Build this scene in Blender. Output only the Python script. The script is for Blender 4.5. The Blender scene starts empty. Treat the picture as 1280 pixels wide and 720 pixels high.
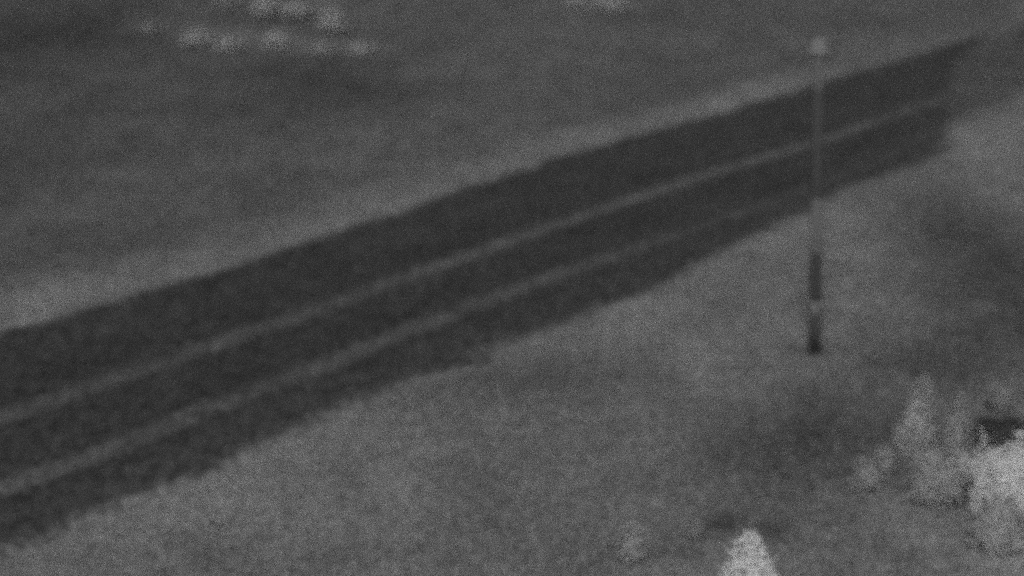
import bpy, math, random
import numpy as np

random.seed(7)
rng = np.random.default_rng(7)
scene = bpy.context.scene
col = scene.collection

# ------------------------------------------------------------------ camera
F, W, HT = 2600.0, 1280.0, 720.0       # focal length and frame in pixels of the photograph
CAM_H = 14.0                            # a long lens on a 14 m mast
PITCH = math.atan(660.0 / F)
cam = bpy.data.cameras.new('camera')
cam.sensor_width = 36.0
cam.lens = F / W * 36.0
cam.clip_start, cam.clip_end = 0.5, 6000.0
cam.dof.use_dof = True
cam.dof.focus_distance = 20.0           # the long lens is focused short: everything a little soft
cam.dof.aperture_fstop = 0.5
cam_o = bpy.data.objects.new('camera', cam)
cam_o.location = (0, 0, CAM_H)
cam_o.rotation_euler = (math.pi / 2 - PITCH, 0, 0)
col.objects.link(cam_o)
scene.camera = cam_o

# ------------------------------------------------------------------ light: flat, hazy, monochrome
POST_XY = (7.43, 48.9)
SUN_EL = math.radians(36)
SUN_AZ = math.atan2(POST_XY[0], POST_XY[1])      # light travels away from the camera, past the post
world = bpy.data.worlds.new('World')
scene.world = world
world.use_nodes = True
wn = world.node_tree
wn.nodes.clear()
sky = wn.nodes.new('ShaderNodeTexSky')
sky.sky_type = 'NISHITA'
sky.sun_disc = False
sky.sun_elevation = SUN_EL
sky.sun_rotation = math.pi + SUN_AZ
bw = wn.nodes.new('ShaderNodeRGBToBW')           # the camera sees no colour
bg = wn.nodes.new('ShaderNodeBackground')
bg.inputs['Strength'].default_value = 0.10
wo = wn.nodes.new('ShaderNodeOutputWorld')
wn.links.new(sky.outputs['Color'], bw.inputs['Color'])
wn.links.new(bw.outputs['Val'], bg.inputs['Color'])
wn.links.new(bg.outputs['Background'], wo.inputs['Surface'])

sun = bpy.data.lights.new('sun', 'SUN')
sun.energy = 1.3
sun.angle = math.radians(10)
sun_o = bpy.data.objects.new('sun', sun)
sun_o.rotation_euler = (math.pi / 2 - SUN_EL, 0, -SUN_AZ)
sun_o.location = (0, -20, 40)
col.objects.link(sun_o)

scene.view_settings.view_transform = 'Standard'
scene.view_settings.look = 'None'
scene.view_settings.gamma = 1.0
scene.view_settings.exposure = 0.0
scene.cycles.use_denoising = False               # keep the grain of a low light sensor
scene.cycles.use_adaptive_sampling = True
scene.cycles.adaptive_threshold = 0.5
scene.cycles.adaptive_min_samples = 5
scene.cycles.max_bounces = 5

# ------------------------------------------------------------------ helpers
CP, SP = math.cos(PITCH), math.sin(PITCH)


def at(x, y, z=0.0):
    """ground point seen at pixel (x, y) of the 1280 x 720 photograph"""
    u, v = (x - W / 2) / F, (y - HT / 2) / F
    d = (u, CP - v * SP, -SP - v * CP)
    t = (z - CAM_H) / d[2]
    return (d[0] * t, d[1] * t)


def px_scale(y_world):
    """pixels per metre across the view for something standing at that distance"""
    return F / (y_world * CP + CAM_H * SP)


def height_for(base, y_top):
    """height over the ground point base that reaches pixel row y_top"""
    v = (y_top - HT / 2) / F
    t = base[1] / (CP - v * SP)
    return CAM_H + t * (-SP - v * CP)


K_ALB = 1.8


def albedo(g):
    c = np.asarray(g, float) / 255.0
    lin = np.where(c <= 0.04045, c / 12.92, ((c + 0.055) / 1.055) ** 2.4)
    return lin * K_ALB


def smooth(a, b, x):
    t = np.clip((np.asarray(x, float) - a) / (b - a), 0, 1)
    return t * t * (3 - 2 * t)


def make_noise(seed):
    r = np.random.default_rng(seed)
    tab = r.random((256, 256))

    def f(x, y):
        x = np.asarray(x, float); y = np.asarray(y, float)
        xi = np.floor(x).astype(int); yi = np.floor(y).astype(int)
        fx, fy = x - xi, y - yi
        fx = fx * fx * (3 - 2 * fx); fy = fy * fy * (3 - 2 * fy)
        a = tab[xi % 256, yi % 256]; b = tab[(xi + 1) % 256, yi % 256]
        c = tab[xi % 256, (yi + 1) % 256]; d = tab[(xi + 1) % 256, (yi + 1) % 256]
        return (a * (1 - fx) + b * fx) * (1 - fy) + (c * (1 - fx) + d * fx) * fy * 1.0 - 0.5
    return f


n1, n2, n3, n4 = make_noise(1), make_noise(2), make_noise(3), make_noise(4)


def mesh_obj(name, verts, faces, mat, parent=None, smooth_shade=False, attr=None):
    me = bpy.data.meshes.new(name)
    verts = np.asarray(verts, dtype=np.float32).reshape(-1, 3)
    if isinstance(faces, np.ndarray):
        k = faces.shape[1]
        me.vertices.add(len(verts))
        me.vertices.foreach_set('co', verts.ravel())
        me.loops.add(faces.size)
        me.loops.foreach_set('vertex_index', faces.ravel().astype(np.int32))
        me.polygons.add(len(faces))
        me.polygons.foreach_set('loop_start', np.arange(0, faces.size, k, dtype=np.int32))
        me.update(calc_edges=True)
    else:
        me.from_pydata(verts.tolist(), [], faces)
        me.update()
    if attr is not None:
        a = me.attributes.new('tone', 'FLOAT', 'POINT')
        a.data.foreach_set('value', np.asarray(attr, dtype=np.float32))
    if smooth_shade:
        me.polygons.foreach_set('use_smooth', np.ones(len(me.polygons), dtype=bool))
    me.materials.append(mat)
    o = bpy.data.objects.new(name, me)
    col.objects.link(o)
    if parent:
        o.parent = parent
    return o


def tag(o, label=None, category=None, group=None, kind=None):
    if label: o['label'] = label
    if category: o['category'] = category
    if group: o['group'] = group
    if kind: o['kind'] = kind
    return o


def empty(name, loc):
    o = bpy.data.objects.new(name, None)
    o.location = loc
    o.empty_display_size = 0.3
    col.objects.link(o)
    return o


# ------------------------------------------------------------------ materials (grey: the picture has no colour)
def new_mat(name):
    m = bpy.data.materials.new(name)
    m.use_nodes = True
    nt = m.node_tree
    b = nt.nodes['Principled BSDF']
    b.inputs['Roughness'].default_value = 0.95
    b.inputs['Specular IOR Level'].default_value = 0.12
    return m, nt, b


def grain_chain(nt, src, layers, coord='Object', scale_vec=None):
    """multiply a value by layered procedural grain: layers = [(scale, detail, low, high), ...]"""
    tc = nt.nodes.new('ShaderNodeTexCoord')
    vec = tc.outputs[coord]
    if scale_vec:
        mp = nt.nodes.new('ShaderNodeMapping')
        mp.inputs['Scale'].default_value = scale_vec
        nt.links.new(vec, mp.inputs['Vector'])
        vec = mp.outputs['Vector']
    cur = src
    last = None
    for (s, det, lo, hi) in layers:
        n = nt.nodes.new('ShaderNodeTexNoise')
        n.inputs['Scale'].default_value = s
        n.inputs['Detail'].default_value = det
        n.inputs['Roughness'].default_value = 0.6
        nt.links.new(vec, n.inputs['Vector'])
        r = nt.nodes.new('ShaderNodeMapRange')
        r.inputs['From Min'].default_value = 0.28
        r.inputs['From Max'].default_value = 0.72
        r.inputs['To Min'].default_value = lo
        r.inputs['To Max'].default_value = hi
        nt.links.new(n.outputs['Fac'], r.inputs['Value'])
        m = nt.nodes.new('ShaderNodeMath')
        m.operation = 'MULTIPLY'
        if isinstance(cur, float):
            m.inputs[0].default_value = cur
        else:
            nt.links.new(cur, m.inputs[0])
        nt.links.new(r.outputs['Result'], m.inputs[1])
        cur = m.outputs['Value']
        last = n
    return cur, last


def surf_mat(name, layers, value=None, bump=0.0, rough=0.95, coord='Object', scale_vec=None):
    """value None: read the 'tone' attribute that the mesh carries"""
    m, nt, b = new_mat(name)
    b.inputs['Roughness'].default_value = rough
    if value is None:
        a = nt.nodes.new('ShaderNodeAttribute')
        a.attribute_name = 'tone'
        src = a.outputs['Fac']
    else:
        src = float(value)
    out, last = grain_chain(nt, src, layers, coord, scale_vec)
    nt.links.new(out, b.inputs['Base Color'])
    if bump and last is not None:
        bp = nt.nodes.new('ShaderNodeBump')
        bp.inputs['Strength'].default_value = bump
        bp.inputs['Distance'].default_value = 0.05
        nt.links.new(last.outputs['Fac'], bp.inputs['Height'])
        nt.links.new(bp.outputs['Normal'], b.inputs['Normal'])
    return m


def leaf_mat(name, value, spread=0.25):
    """thin leaves: part of the light is reflected, part shines through"""
    m, nt, b = new_mat(name)
    nt.nodes.remove(b)
    g = nt.nodes.new('ShaderNodeNewGeometry')
    r = nt.nodes.new('ShaderNodeMapRange')
    r.inputs['To Min'].default_value = value * (1 - spread)
    r.inputs['To Max'].default_value = min(0.9, value * (1 + spread))
    nt.links.new(g.outputs['Random Per Island'], r.inputs['Value'])
    d = nt.nodes.new('ShaderNodeBsdfDiffuse')
    t = nt.nodes.new('ShaderNodeBsdfTranslucent')
    nt.links.new(r.outputs['Result'], d.inputs['Color'])
    nt.links.new(r.outputs['Result'], t.inputs['Color'])
    mx = nt.nodes.new('ShaderNodeMixShader')
    mx.inputs['Fac'].default_value = 0.25
    nt.links.new(d.outputs['BSDF'], mx.inputs[1])
    nt.links.new(t.outputs['BSDF'], mx.inputs[2])
    nt.links.new(mx.outputs['Shader'], nt.nodes['Material Output'].inputs['Surface'])
    return m


M_GROUND = surf_mat('dry_ground', [(0.8, 3, 0.86, 1.14), (2.0, 2, 0.86, 1.14), (4.5, 3, 0.76, 1.24), (14.0, 2, 0.5, 1.5), (70.0, 1, 0.1, 1.9)], bump=0.4, scale_vec=(1, 0.45, 1))
M_GRASS = surf_mat('grass_blades', [(5.0, 1, 0.85, 1.15), (60.0, 1, 0.3, 1.7)])
M_ASPHALT = surf_mat('asphalt', [(0.7, 3, 0.86, 1.14), (2.0, 2, 0.80, 1.20), (4.2, 4, 0.36, 1.64), (13.0, 2, 0.4, 1.6), (70.0, 1, 0.0, 2.0)], bump=0.2, rough=0.9, scale_vec=(1, 0.4, 1))
M_OLDPAVE = surf_mat('worn_pavement', [(0.7, 3, 0.82, 1.18), (4.2, 4, 0.45, 1.55), (13.0, 2, 0.4, 1.6), (70.0, 1, 0.0, 2.0)], scale_vec=(1, 0.4, 1), bump=0.3)
M_PAINT = surf_mat('worn_paint', [(1.2, 3, 0.80, 1.20), (4.2, 4, 0.5, 1.5), (13.0, 2, 0.5, 1.5), (70.0, 1, 0.0, 2.0)], scale_vec=(1, 0.4, 1))
M_STONE = surf_mat('pale_stone', [(20.0, 2, 0.8, 1.2)], value=0.32)
M_BARK = surf_mat('bark', [(14.0, 3, 0.6, 1.4)], value=0.10, bump=0.6, scale_vec=(1, 1, 0.25))
M_POST = surf_mat('galvanised_post', [(6.0, 3, 0.85, 1.15), (40.0, 2, 0.9, 1.1)], value=float(albedo(52)), rough=0.7)
M_POSTDARK = surf_mat('dark_post_paint', [(6.0, 3, 0.8, 1.2), (40.0, 2, 0.9, 1.1)], value=float(albedo(52)), rough=0.7)
M_POSTPALE = surf_mat('pale_post_paint', [(6.0, 3, 0.85, 1.15), (40.0, 2, 0.9, 1.1)], value=float(albedo(73)), rough=0.7)
M_BAND = surf_mat('pale_band', [(9.0, 3, 0.8, 1.2)], value=float(albedo(80)), rough=0.7)
M_HEAD = surf_mat('pale_lamp_shell', [(9.0, 3, 0.85, 1.1)], value=float(albedo(88)), rough=0.6)
M_LENS = surf_mat('frosted_lens', [(12.0, 2, 0.95, 1.05)], value=0.26, rough=0.3)

# ------------------------------------------------------------------ the road's line on the ground
RA = np.array(at(0, 410)); RB = np.array(at(1180, 55))
RL = float(np.hypot(*(RB - RA)))
RD = (RB - RA) / RL                       # along the road
RN = np.array([RD[1], -RD[0]])            # across it, towards the camera


def road_st(x, y):
    dx, dy = np.asarray(x) - RA[0], np.asarray(y) - RA[1]
    return dx * RD[0] + dy * RD[1], dx * RN[0] + dy * RN[1]


def curve_from(pts):
    """edge or line traced as (along, across) pairs, continued level at both ends"""
    s, p = zip(*[road_st(*at(*q)) for q in pts])
    s, p = np.array(s, float), np.array(p, float)
    o = np.argsort(s)
    return lambda q: np.interp(q, s[o], p[o])


edge_far_ = curve_from([(0, 412), (125, 378), (250, 341), (375, 302), (500, 260), (640, 213), (720, 187), (800, 166), (900, 139),
                       (1030, 100), (1120, 74), (1180, 55), (1235, 36)])
edge_near_ = curve_from([(0, 682), (70, 656), (150, 622), (250, 583), (330, 548), (420, 508), (480, 480), (520, 468), (560, 462),
                        (620, 434), (700, 400), (760, 382), (840, 345), (900, 312), (960, 284), (1010, 264), (1040, 240),
                        (1110, 216), (1180, 188), (1280, 150)])
edge_near = lambda q: edge_near_(q) + 0.55
edge_far = lambda q: edge_far_(q) - 0.18
line_mid = curve_from([(0, 524), (125, 479), (250, 437), (375, 395), (500, 350), (640, 300), (800, 246), (900, 213), (1030, 175),
                       (1110, 146), (1165, 128)])
line_edge = curve_from([(0, 611), (125, 567), (250, 515), (400, 458), (520, 410), (640, 363), (760, 322), (860, 288), (1000, 240)])

# ------------------------------------------------------------------ ground cover: what grows or lies where, plus some painted shade
# (pixel centre, pixel half sizes, change in grey of the cover) turned into ellipses on the ground
PATCHES = [
    # upper field: darker grass below the bush row, paler dry stretches elsewhere
    ((380, 100), (130, 32), -15), ((300, 75), (120, 18), -4), ((50, 40), (150, 50), -24), ((30, 190), (120, 50), -11), ((150, 115), (90, 25), -3),
    ((120, 265), (170, 35), -2), ((300, 210), (140, 30), 5), ((560, 190), (100, 40), 3), ((620, 90), (120, 35), 1), ((245, 43), (42, 7), 13), ((300, 50), (42, 7), 13), ((350, 55), (42, 7), 13), ((400, 59), (42, 7), 13), ((455, 63), (42, 7), 13),
    ((200, 32), (40, 8), 10), ((330, 24), (110, 8), -5), ((430, 12), (40, 14), 3), ((745, 4), (50, 9), 16), ((790, 26), (70, 10), -6),
    ((860, 70), (120, 30), 1), ((1120, 20), (140, 22), -2), ((1250, 20), (60, 20), -4), ((180, 310), (150, 20), -2), ((40, 360), (70, 22), 10),
    # near field
    ((700, 475), (120, 34), -16), ((560, 500), (60, 26), -5), ((860, 400), (130, 50), 6), ((200, 660), (160, 40), 0), ((300, 650), (200, 50), 7),
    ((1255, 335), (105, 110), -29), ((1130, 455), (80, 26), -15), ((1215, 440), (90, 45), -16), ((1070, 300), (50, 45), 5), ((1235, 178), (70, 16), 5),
    ((1045, 505), (85, 38), -18), ((960, 565), (95, 42), -17), ((860, 610), (120, 30), -9), ((905, 655), (28, 15), -36), ((970, 664), (22, 15), -24),  # dark spots either side of the conifer tip are shade painted into the ground
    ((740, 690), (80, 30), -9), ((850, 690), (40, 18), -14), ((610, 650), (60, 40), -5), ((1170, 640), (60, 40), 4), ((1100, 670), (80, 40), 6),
    ((1255, 700), (50, 26), 16), ((1250, 535), (60, 14), -22), ((1100, 560), (90, 60), -4), ((990, 432), (26, 8), -8), ((1195, 300), (90, 60), -5), ((1010, 545), (150, 42), -12), ((620, 640), (60, 30), -5), ((520, 460), (40, 12), 4),  # the thin dark band behind the brightest bush is painted shade
    ((840, 660), (40, 16), -8), ((1000, 640), (60, 22), -8),
]
PW = []
for (c, r, d) in PATCHES:
    wx, wy = at(*c)
    rx = abs(at(c[0] + r[0], c[1])[0] - wx)
    ry = 0.5 * abs(at(c[0], c[1] + r[1])[1] - at(c[0], c[1] - r[1])[1])
    PW.append((wx, wy, rx, ry, d))


def cover(x, y):
    """albedo of the ground cover at world x, y, painted shade included"""
    x = np.asarray(x, float); y = np.asarray(y, float)
    s, p = road_st(x, y)
    near = smooth(3.0, 9.0, p)
    g = 77.5 * (1 - near) + 97.0 * near
    # pale gravelly verge along the far edge, thinning out to the right
    dv = edge_far(s) - p
    g = g + (20.0 - 11 * smooth(38, 64, s)) * (1 - smooth(0.7, 4.0, dv + 0.8 * n1(s * 0.35, p * 0.8))) * (dv > -3)
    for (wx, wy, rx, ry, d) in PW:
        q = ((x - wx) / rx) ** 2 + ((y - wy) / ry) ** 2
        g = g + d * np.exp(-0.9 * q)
    far = smooth(140, 220, y) + smooth(40, 80, np.abs(x)) + smooth(30, 10, y)
    g = g * (1 - np.clip(far, 0, 1)) + 78.0 * np.clip(far, 0, 1)
    g = g + 9.0 * n1(x * 0.35 + 9, y * 0.20) + 9.0 * n2(x * 0.9, y * 0.45 + 5) + 5.5 * n3(x * 2.1, y * 1.1)
    return albedo(np.clip(g, 30, 120))


def relief(x, y):
    s, p = road_st(x, y)
    away = np.maximum(smooth(11.8, 15.0, p), smooth(-0.8, -4.0, p))
    return away * (0.16 * n4(np.asarray(x) * 0.16 + 3, np.asarray(y) * 0.12) + 0.07 * n1(np.asarray(x) * 0.7, np.asarray(y) * 0.6)) - 0.003


def spread(lo, hi, step, far):
    fine = np.arange(lo, hi + 1e-6, step)
    out = [far[0] * 0.35, far[0] * 0.12]
    left = sorted(set([far[0], far[0] * 0.4, far[0] * 0.15, lo - 30, lo - 12, lo - 4]))
    right = sorted(set([hi + 4, hi + 12, hi + 30, far[1] * 0.15, far[1] * 0.4, far[1]]))
    return np.array([v for v in left if v < lo] + list(fine) + [v for v in right if v > hi])


xs = spread(-36, 36, 0.22, (-2500, 2500))
ys = spread(28, 136, 0.26, (-2500, 3500))
X, Y = np.meshgrid(xs, ys)
Z = relief(X, Y)
nx, ny = len(xs), len(ys)
ii = (np.arange(ny - 1)[:, None] * nx + np.arange(nx - 1)[None, :]).ravel()
gf = np.stack([ii, ii + 1, ii + nx + 1, ii + nx], 1)
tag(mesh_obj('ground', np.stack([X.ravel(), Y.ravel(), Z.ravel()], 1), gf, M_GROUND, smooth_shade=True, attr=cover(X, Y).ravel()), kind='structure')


# ------------------------------------------------------------------ road sheets
def ribbon(name, s_vals, lo, hi, z, mat, tone, n_across, wob=0.0, seed=0, kind='structure'):
    """sheet along the road between across-positions lo(s) and hi(s), edges ragged by wob"""
    na = n_across
    lo_v = lo(s_vals) + wob * (make_noise(seed)(s_vals * 1.1, s_vals * 0) * 1.2 + make_noise(seed + 1)(s_vals * 3.7, s_vals * 0))
    hi_v = hi(s_vals) + wob * (make_noise(seed + 2)(s_vals * 0.9, s_vals * 0) * 1.2 + make_noise(seed + 3)(s_vals * 3.3, s_vals * 0))
    t = np.linspace(0, 1, na)
    S = np.repeat(s_vals[:, None], na, 1)
    Pp = lo_v[:, None] * (1 - t) + hi_v[:, None] * t
    x = RA[0] + S * RD[0] + Pp * RN[0]
    y = RA[1] + S * RD[1] + Pp * RN[1]
    zz = np.full_like(x, z)
    i0 = (np.arange(len(s_vals) - 1)[:, None] * na + np.arange(na - 1)[None, :]).ravel()
    f = np.stack([i0, i0 + 1, i0 + na + 1, i0 + na], 1)[:, ::-1]
    tn = tone(S, Pp, lo_v[:, None], hi_v[:, None], x, y)
    return tag(mesh_obj(name, np.stack([x.ravel(), y.ravel(), zz.ravel()], 1), f, mat, attr=np.asarray(tn).ravel()), kind=kind)


def asphalt_tone(S, Pp, lo, hi, x, y):
    g = np.full_like(S, 47.0) + 5.0 * n2(S * 0.3, Pp * 0.9) + 5.0 * n3(S * 0.9, Pp * 1.6)
    sh = np.clip((Pp - 9.3) / 1.0, 0, 1)                     # older, paler asphalt on the shoulder
    g = g + 4.0 * sh * smooth(70, 20, S)
    g = g + 2.5 * smooth(8, -14, S)
    g = g + 3.5 * np.exp(-((Pp - 2.2) / 0.25) ** 2) * smooth(35, 10, S)      # a faint seam in the far lane
    e = np.minimum(Pp - lo, hi - Pp)                         # soil that has crept over the edges
    k = smooth(0.85, -0.1, e + 0.4 * n1(S * 1.1, Pp * 1.5))
    # beyond the end of the dark surfacing soil and grass have taken the near side
    k = np.maximum(k, smooth(S_END - 0.6, S_END + 1.6, S) * smooth(8.6, 10.4, Pp))
    return albedo(g) * (1 - k) + cover(x, y) * k


S_END = float(road_st(*at(1178, 186))[0])
s_road = np.arange(-60, 260, 0.3)
road = ribbon('road', s_road, edge_far, edge_near, 0.003, M_ASPHALT, asphalt_tone, 60, wob=0.12, seed=20)


def line_tone(base, fade_at=None):
    def f(S, Pp, lo, hi, x, y):
        m = (lo + hi) / 2
        w = np.abs(Pp - m) / np.maximum((hi - lo) / 2, 1e-4)
        wear = np.clip(0.92 + 0.45 * n2(S * 0.4, Pp * 0 + 3) + 0.35 * n3(S * 1.6, Pp * 0 + 7), 0.45, 1.2)
        k = (1 - smooth(0.3, 1.0, w)) * wear
        if fade_at:
            k = k * (1 - 0.75 * smooth(fade_at[0], fade_at[1], S))
        return albedo(47.0) * (1 - k) + albedo(base) * k
    return f


mid_l = lambda d: (lambda s: line_mid(s) + d)
edge_l = lambda d: (lambda s: line_edge(s) + d)
s_line = np.arange(-40, 76.5, 0.25)
ribbon('centre_line_marking', s_line, mid_l(-0.60), mid_l(0.60), 0.007, M_PAINT, line_tone(71, (50, 85)), 9, wob=0.08, seed=40)
s_line2 = np.arange(-40, 47, 0.25)
ribbon('edge_line_marking', s_line2, edge_l(-0.60), edge_l(0.60), 0.007, M_PAINT, line_tone(71, (6, 30)), 9, wob=0.08, seed=50)

# the dark asphalt stops and an older, dusty surface takes over at the right; a dark strip stays along its far side
cut = [(1256, 20), (1238, 36), (1220, 52), (1203, 66), (1188, 78), (1183, 95), (1179, 112), (1176, 130), (1176, 150), (1175, 165), (1176, 178), (1178, 186)]
pts = [road_st(*at(*q)) for q in cut]
cut_p = np.array([q[1] for q in pts]); cut_s = np.array([q[0] for q in pts])
na = 60
pv = np.linspace(cut_p.min(), cut_p.max(), na)
o_ = np.argsort(cut_p)
start = np.interp(pv, cut_p[o_], cut_s[o_]) + 0.9 * n2(pv * 2.3, pv * 0) + 0.7 * n3(pv * 6, pv * 0)
nb = 140
t = np.linspace(0, 1, nb) ** 1.6
S = start[:, None] * (1 - t) + 255.0 * t
Pp = np.repeat(pv[:, None], nb, 1)
x = RA[0] + S * RD[0] + Pp * RN[0]
y = RA[1] + S * RD[1] + Pp * RN[1]
i0 = (np.arange(na - 1)[:, None] * nb + np.arange(nb - 1)[None, :]).ravel()
f = np.stack([i0, i0 + 1, i0 + nb + 1, i0 + nb], 1)
k = 0.3 + 0.7 * smooth(0, 1.8, S - start[:, None] + 0.5 * n1(S * 0.8, Pp * 1.7))
tone = albedo(48) * (1 - k) + albedo(64 + 9 * n2(S * 0.5, Pp * 0.8) + 10 * smooth(7.5, 11.5, Pp)) * k
kk = np.maximum(smooth(8.0, 10.6, Pp), smooth(1.6, 0.2, Pp)) * k
tone = tone * (1 - kk) + cover(x, y) * kk
tag(mesh_obj('dusty_gravel_surface', np.stack([x.ravel(), y.ravel(), np.full(x.size, 0.012)], 1), f, M_OLDPAVE, attr=tone.ravel()), kind='structure')

# ------------------------------------------------------------------ grass tufts and loose stones (uncountable)
def scatter(n, seed):
    r = np.random.default_rng(seed)
    # even in the picture's depth: denser close by, where tufts can be told apart
    yy = 1.0 / r.uniform(1 / 132.0, 1 / 30.0, n)
    xx = r.uniform(-1, 1, n) * (yy * 0.262 + 2.0)
    s, p = road_st(xx, yy)
    ok = (p < edge_far(s) - 0.15) | (p > edge_near(s) + 0.15)
    over = s > np.interp(p, cut_p[o_], cut_s[o_]) + 1.5          # tufts creep over the dusty surface too
    ok |= over & (r.random(n) < 0.6)
    return xx[ok], yy[ok], r


gx, gy, r = scatter(90000, 11)
m = len(gx)
gz = relief(gx, gy)
sz = r.uniform(0.03, 0.085, m) * (0.6 + gy / 70)
tn = cover(gx, gy) * np.clip(r.normal(1.12, 0.12, m), 0.7, 1.5)
NB = 4
vv = np.zeros((m, NB, 3, 3), np.float32)
for b_ in range(NB):
    a = r.uniform(0, 2 * math.pi, m)
    lean = r.uniform(0.5, 1.1, m) * sz
    wdt = r.uniform(0.25, 0.5, m) * sz
    hgt = r.uniform(0.25, 0.6, m) * sz
    ox, oy = r.normal(0, 0.35, m) * sz, r.normal(0, 0.35, m) * sz
    dx, dy = np.cos(a), np.sin(a)
    vv[:, b_, 0] = np.stack([gx + ox - dy * wdt, gy + oy + dx * wdt, gz - 0.01], 1)
    vv[:, b_, 1] = np.stack([gx + ox + dy * wdt, gy + oy - dx * wdt, gz - 0.01], 1)
    vv[:, b_, 2] = np.stack([gx + ox + dx * lean, gy + oy + dy * lean, gz + hgt], 1)
tri = np.arange(m * NB * 3).reshape(-1, 3)
tag(mesh_obj('grass', vv.reshape(-1, 3), tri, M_GRASS, attr=np.repeat(tn, NB * 3)),
    'short dry grass covering the fields on both sides of the road', 'grass', kind='stuff')

sx, sy, r = scatter(5200, 13)
s_, p_ = road_st(sx, sy)
keep = (p_ > 0) | (r.random(len(sx)) < 0.45)
sx, sy = sx[keep], sy[keep]
m = len(sx)
oct_v = np.array([(1, 0, 0), (0, 1, 0), (-1, 0, 0), (0, -1, 0), (0, 0, 1), (0, 0, -1)], float)
oct_f = np.array([(0, 1, 4), (1, 2, 4), (2, 3, 4), (3, 0, 4), (1, 0, 5), (2, 1, 5), (3, 2, 5), (0, 3, 5)])
rad = r.uniform(0.02, 0.05, m)
sv = oct_v[None] * (rad[:, None] * r.uniform(0.7, 1.3, (m, 6)))[:, :, None]
sv[:, :, 2] *= 0.7
sv += np.stack([sx, sy, relief(sx, sy) + rad * 0.35], 1)[:, None]
sf = (oct_f[None] + (np.arange(m) * 6)[:, None, None]).reshape(-1, 3)
tag(mesh_obj('loose_stones', sv.reshape(-1, 3), sf, M_STONE), 'small pale stones scattered over the dry ground', 'stones', kind='stuff')


# ------------------------------------------------------------------ lamp post
def lathe(profile, n=20, cx=0.0, cy=0.0, lean=(0, 0)):
    v, f = [], []
    for (rr, z) in profile:
        for i in range(n):
            a = 2 * math.pi * i / n
            v.append((cx + lean[0] * z + rr * math.cos(a), cy + lean[1] * z + rr * math.sin(a), z))
    for j in range(len(profile) - 1):
        for i in range(n):
            f.append((j * n + i, j * n + (i + 1) % n, (j + 1) * n + (i + 1) % n, (j + 1) * n + i))
    f.append(tuple(range(n))[::-1])
    f.append(tuple((len(profile) - 1) * n + i for i in range(n)))
    return v, f


pb = at(1018.5, 437)
PH = height_for(pb, 44)
v_ = (60 - HT / 2) / F
lean = ((((1023 - W / 2) / F) * (pb[1] / (CP - v_ * SP))) - pb[0]) / PH
LN = (lean, 0.0)
post = tag(empty('lamp_post', (pb[0], pb[1], float(relief(*pb)))),
           'tall slender lamp post with dark lower section and pale rounded head beside the road', 'lamp post')


def part(name, prof, mat, n=20, parent=post, smooth_shade=True):
    v, f = lathe(prof, n, lean=LN)
    return mesh_obj(name, v, f, mat, parent, smooth_shade)


part('foot_plate', [(0.27, -0.03), (0.27, 0.03), (0.24, 0.05), (0.19, 0.06)], M_POSTDARK, 8, smooth_shade=False)
part('lower_sleeve', [(0.150, 0.05), (0.150, 0.98), (0.14, 1.0)], M_POSTDARK)
part('pale_band', [(0.138, 0.94), (0.156, 0.95), (0.156, 1.32), (0.138, 1.33)], M_BAND)
part('middle_sleeve', [(0.14, 1.24), (0.148, 1.26), (0.146, 2.42), (0.146, 2.50), (0.144, 2.54)], M_POSTDARK)
part('lower_shaft', [(0.142, 2.50), (0.142, 2.58), (0.140, 3.95)], M_POSTPALE)
part('shaft', [(0.138, 3.90), (0.138, 3.97), (0.128, 6.50)], M_POST)
part('upper_shaft', [(0.126, 6.45), (0.126, 6.52), (0.120, PH - 0.40)], M_POSTPALE)
part('collar', [(0.15, 3.90), (0.158, 3.92), (0.158, 3.98), (0.14, 4.0)], M_POST)
# inspection hatch on the side that faces the field
hv = [(-0.06, -0.158, 0.45), (0.06, -0.158, 0.45), (0.06, -0.158, 0.80), (-0.06, -0.158, 0.80),
      (-0.06, -0.14, 0.45), (0.06, -0.14, 0.45), (0.06, -0.14, 0.80), (-0.06, -0.14, 0.80)]
mesh_obj('inspection_hatch', hv, [(0, 1, 2, 3), (4, 7, 6, 5), (0, 4, 5, 1), (1, 5, 6, 2), (2, 6, 7, 3), (3, 7, 4, 0)], M_POSTDARK, post)
head = part('lamp_head', [(0.10, PH - 0.44), (0.13, PH - 0.40), (0.22, PH - 0.33), (0.25, PH - 0.22), (0.235, PH - 0.10),
                          (0.17, PH - 0.02), (0.06, PH + 0.03)], M_HEAD, 24)
part('lens', [(0.135, PH - 0.415), (0.222, PH - 0.345), (0.256, PH - 0.28), (0.256, PH - 0.24)], M_LENS, 24, parent=head)
part('cap', [(0.07, PH + 0.02), (0.07, PH + 0.05), (0.03, PH + 0.07)], M_HEAD, 12, parent=head)

# ------------------------------------------------------------------ trees and bushes
GAIN = 1.8          # leaves face every way, so a crown reads darker than its leaves


def leaf_cloud(points, h, size, r):
    """one small leaf at each point, most of them turned outwards and up to the light"""
    n = len(points)
    out = points - np.array([0, 0, 0.45 * h])
    out[:, 2] *= 0.6
    out /= np.linalg.norm(out, axis=1)[:, None] + 1e-6
    nrm = out + np.array([0, 0, 0.45]) + r.normal(0, 0.45, (n, 3))
    nrm /= np.linalg.norm(nrm, axis=1)[:, None] + 1e-6
    a = np.cross(nrm, r.normal(0, 1, (n, 3))); a /= np.linalg.norm(a, axis=1)[:, None] + 1e-6
    b_ = np.cross(nrm, a)
    L = size * r.uniform(0.6, 1.3, n)[:, None]
    Wd = L * r.uniform(0.4, 0.65, n)[:, None]
    v = np.stack([points - a * L, points + b_ * Wd, points + a * L, points - b_ * Wd], 1)
    return v.reshape(-1, 3), np.arange(n * 4).reshape(-1, 4)


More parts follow.
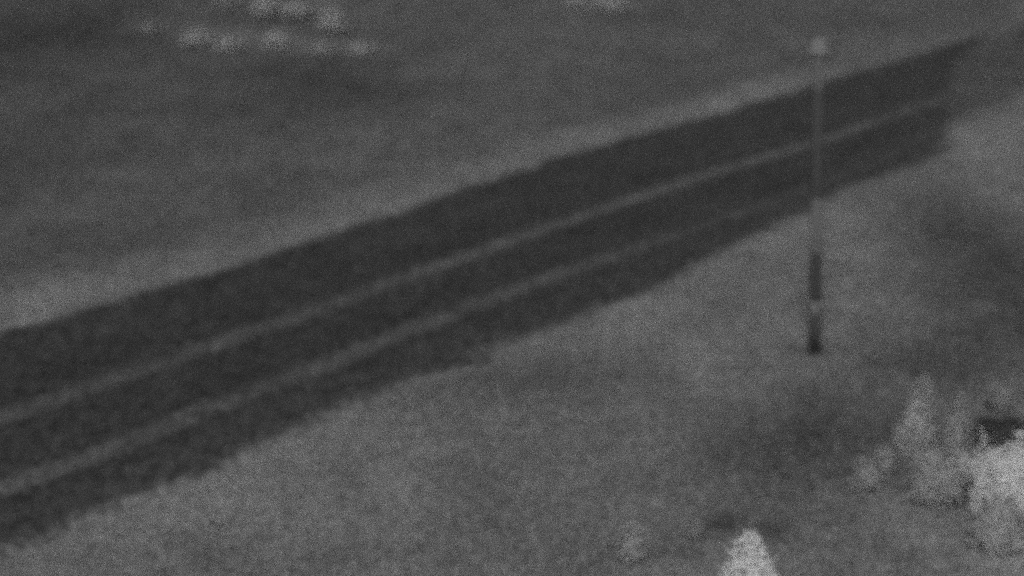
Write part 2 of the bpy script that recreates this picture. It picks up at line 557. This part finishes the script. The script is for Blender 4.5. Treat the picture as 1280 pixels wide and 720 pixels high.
def lumpy(d, r, amp):
    """uneven radius over directions d"""
    out = np.ones(len(d))
    for f in (1.7, 3.1, 5.3, 9.0):
        ax = r.normal(0, 1, (3, 3))
        ph = r.uniform(0, 6.28, 3)
        q = np.sin(f * (d @ ax[0]) + ph[0]) * np.sin(f * (d @ ax[1]) + ph[1])
        out += amp * q / f ** 0.6
    return out


def crown_round(h, hw, depth, r, n):
    """one uneven mass of leaves, widest near the ground, with sprays that break its outline; limb ends reach into it"""
    c = np.array([0, 0, h * 0.22])
    ax = np.array([hw, depth, h * 0.78])

    def squash(d):
        v = d * ax
        v[:, 2] = np.where(d[:, 2] < 0, d[:, 2] * h * 0.25, v[:, 2])
        return v
    m1 = int(n * 0.58)
    d = r.normal(0, 1, (m1, 3)); d /= np.linalg.norm(d, axis=1)[:, None]
    d[:, 2] = np.where(r.random(m1) < 0.6, np.abs(d[:, 2]), d[:, 2])
    rad = lumpy(d, r, 0.30) * (1 - 0.6 * r.random(m1) ** 2.2)
    p1 = c + squash(d) * rad[:, None] * 0.86
    k = int(22 + hw * 14)
    dc = r.normal(0, 1, (k, 3)); dc[:, 2] = np.abs(dc[:, 2]) * 0.9 - 0.15 * r.random(k); dc /= np.linalg.norm(dc, axis=1)[:, None]
    ends = c + squash(dc) * r.uniform(0.7, 1.12, k)[:, None]
    pick = r.integers(0, k, n - m1)
    t = r.uniform(0.4, 1.08, n - m1)
    p2 = c * (1 - t)[:, None] + ends[pick] * t[:, None] + r.normal(0, 0.11 * min(hw, h), (n - m1, 3))
    p = np.concatenate([p1, p2])
    p[:, 2] = np.clip(p[:, 2], 0.02, h * 1.03)
    return p, ends[:14]


def crown_cone(h, hw, depth, r, n):
    """conifer: tiers of drooping sprays that narrow to a tip, filled out to an uneven cone"""
    nb = int(40 + h * 20)
    ps, ends = [], []
    for i in range(nb):
        zz = (i + r.uniform(0, 1)) / nb
        z0 = h * (0.06 + 0.90 * zz)
        a = i * 2.399 + r.uniform(-0.3, 0.3)
        ln = hw * (1.02 - 0.97 * zz) ** 0.78 * r.uniform(0.75, 1.10) + 0.03
        e = (math.cos(a) * ln, math.sin(a) * ln * depth / hw, z0 - ln * 0.10)
        ends.append(((0, 0, z0), e))
        m_ = max(6, int(0.45 * n / nb * (1.6 - 1.2 * zz)))
        t = r.uniform(0.12, 1.0, m_) ** 0.7
        base = np.array([0, 0, z0]) * (1 - t)[:, None] + np.array(e) * t[:, None]
        base += r.normal(0, 1, (m_, 3)) * (0.04 + 0.10 * ln * (1.1 - t))[:, None] * np.array([1, 1, 0.6])
        ps.append(base)
    m2 = int(n * 0.55)
    zz = 1 - np.sqrt(r.random(m2))
    a = r.uniform(0, 2 * math.pi, m2)
    dd = np.stack([np.cos(a), np.sin(a), zz * 3], 1)
    rad = hw * (1.0 - 0.97 * zz) ** 0.78 * lumpy(dd, r, 0.12) * (1 - 0.45 * r.random(m2) ** 2) * 0.95
    ps.append(np.stack([np.cos(a) * rad, np.sin(a) * rad * depth / hw, h * (0.05 + 0.93 * zz)], 1))
    ps.append(np.stack([r.normal(0, 0.015 * h, 60), r.normal(0, 0.015 * h, 60), h * r.uniform(0.88, 1.0, 60)], 1))
    return np.concatenate(ps), ends


def tube(v, f, p0, p1, r0, r1, n=6):
    p0, p1 = np.array(p0, float), np.array(p1, float)
    d = p1 - p0; d /= np.linalg.norm(d) + 1e-9
    u = np.cross(d, (0.3, 0.2, 0.9) if abs(d[2]) < 0.9 else (1, 0, 0)); u /= np.linalg.norm(u)
    w = np.cross(d, u)
    b0 = len(v)
    for (c, rr) in ((p0, r0), (p1, r1)):
        for i in range(n):
            a = 2 * math.pi * i / n
            v.append(tuple(c + rr * (math.cos(a) * u + math.sin(a) * w)))
    for i in range(n):
        f.append((b0 + i, b0 + (i + 1) % n, b0 + n + (i + 1) % n, b0 + n + i))
    f.append(tuple(b0 + i for i in range(n))[::-1]); f.append(tuple(b0 + n + i for i in range(n)))


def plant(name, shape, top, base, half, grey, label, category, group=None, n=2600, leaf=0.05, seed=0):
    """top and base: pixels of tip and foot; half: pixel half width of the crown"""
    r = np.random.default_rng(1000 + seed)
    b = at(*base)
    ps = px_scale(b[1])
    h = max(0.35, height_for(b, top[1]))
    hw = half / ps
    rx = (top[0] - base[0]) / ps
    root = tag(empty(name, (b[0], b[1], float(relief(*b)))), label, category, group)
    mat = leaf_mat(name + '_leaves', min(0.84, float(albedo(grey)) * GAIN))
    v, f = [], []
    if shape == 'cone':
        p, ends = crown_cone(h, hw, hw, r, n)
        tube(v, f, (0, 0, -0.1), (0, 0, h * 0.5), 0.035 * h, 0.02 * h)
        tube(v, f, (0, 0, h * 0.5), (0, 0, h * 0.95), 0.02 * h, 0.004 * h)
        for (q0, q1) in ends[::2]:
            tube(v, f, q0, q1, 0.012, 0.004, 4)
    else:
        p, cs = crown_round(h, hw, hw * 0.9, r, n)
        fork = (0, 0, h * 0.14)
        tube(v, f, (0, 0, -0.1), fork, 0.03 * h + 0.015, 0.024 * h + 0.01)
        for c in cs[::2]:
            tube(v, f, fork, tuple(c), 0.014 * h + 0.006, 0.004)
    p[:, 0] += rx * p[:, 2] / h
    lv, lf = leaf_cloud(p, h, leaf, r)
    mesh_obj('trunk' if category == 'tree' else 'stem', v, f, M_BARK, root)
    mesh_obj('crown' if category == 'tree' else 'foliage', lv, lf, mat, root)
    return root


G1 = 'trees and bushes at the lower right'
plant('conifer_tree', 'cone', (931, 662), (938, 850), 84, 154, 'bright conical conifer cut by the bottom edge, only its pointed top showing', 'tree', G1, 26000, 0.038, 1)
plant('broad_bush', 'round', (1264, 543), (1276, 652), 64, 148, 'largest and brightest rounded bush, at the right edge', 'bush', G1, 22000, 0.038, 2)
plant('leafy_bush', 'round', (1246, 614), (1248, 690), 44, 104, 'grey rounded bush just below the brightest bush at the right edge', 'bush', G1, 4500, 0.04, 3)
plant('conifer_tree', 'cone', (1150, 466), (1142, 568), 33, 105, 'grey conical conifer with the highest tip of the lower right clump', 'tree', G1, 4500, 0.04, 4)
plant('conifer_tree', 'cone', (1196, 490), (1192, 568), 27, 96, 'small grey conical conifer right beside the taller pointed one', 'tree', G1, 3000, 0.04, 5)
plant('leafy_bush', 'round', (1178, 552), (1176, 632), 44, 104, 'wide grey bush in front of the two grey conifers', 'bush', G1, 4000, 0.04, 6)
plant('leafy_bush', 'round', (1086, 572), (1084, 612), 22, 94, 'small grey bush at the far left of the lower right clump', 'bush', G1, 1800, 0.04, 7)
plant('leafy_bush', 'round', (1109, 559), (1107, 594), 16, 92, 'tiny grey bush just left of the wide grey bush', 'bush', G1, 1300, 0.04, 8)
plant('leafy_bush', 'round', (1251, 470), (1250, 512), 18, 88, 'dim grey bush at the right, above the wide dark clump', 'bush', G1, 1600, 0.04, 9)
plant('dark_clump', 'round', (1258, 521), (1256, 554), 52, 46, 'wide dark leaf clump added as shade behind the top of the brightest bush', 'shrub', G1, 4200, 0.045, 10)  # dark foliage added to stand for the shade band behind the bush
plant('dark_clump', 'round', (1211, 592), (1211, 624), 13, 60, 'small dark leaf clump added as shade left of the brightest bush', 'shrub', G1, 1300, 0.045, 11)  # also added, for the shaded notch at the bush's left side
plant('dark_clump', 'round', (1148, 449), (1148, 468), 9, 60, 'tiny dark shrub behind the tip of the tallest grey conifer', 'shrub', G1, 700, 0.045, 12)
plant('leafy_bush', 'round', (791, 654), (790, 704), 20, 96, 'faint grey bush low in the picture, left of the bottom edge conifer', 'bush', None, 2000, 0.04, 13)
plant('leafy_bush', 'round', (868, 648), (868, 672), 14, 84, 'faint low bush between the dark ground patch and the faint grey bush', 'bush', None, 1200, 0.04, 14)

G2 = 'pale bushes in the far field'
for i, (top, base, half, grey, lab) in enumerate([
    ((186, 24), (186, 42), 20, 80, 'dim bush at the left end of the lower row of bushes'),
    ((245, 31), (246, 56), 22, 98, 'pale bush second from the left in the lower row of bushes'),
    ((286, 44), (286, 64), 22, 92, 'low bush third from the left in the lower row of bushes'),
    ((346, 35), (346, 60), 21, 99, 'pale bush in the middle of the lower row of bushes'),
    ((404, 52), (404, 68), 24, 88, 'dim low bush next to last in the lower row of bushes'),
    ((456, 53), (456, 68), 26, 90, 'low bush at the right end of the lower row of bushes'),
    ((283, -10), (283, 11), 22, 84, 'bush cut by the top edge, leftmost of the upper row'),
    ((332, -12), (332, 22), 24, 98, 'pale tall bush cut by the top edge, second of the upper row'),
    ((370, -2), (372, 24), 27, 95, 'pale bush between two taller ones in the upper row'),
    ((413, 4), (414, 42), 22, 100, 'brightest far bush, at the right end of the upper row'),
    ((724, -14), (724, 10), 26, 92, 'left one of two bushes at the middle of the top edge'),
    ((761, -12), (761, 14), 30, 96, 'right one of two bushes at the middle of the top edge'),
]):
    plant('field_bush', 'round', top, base, half, grey, lab, 'bush', G2, 1100, 0.08, 40 + i)
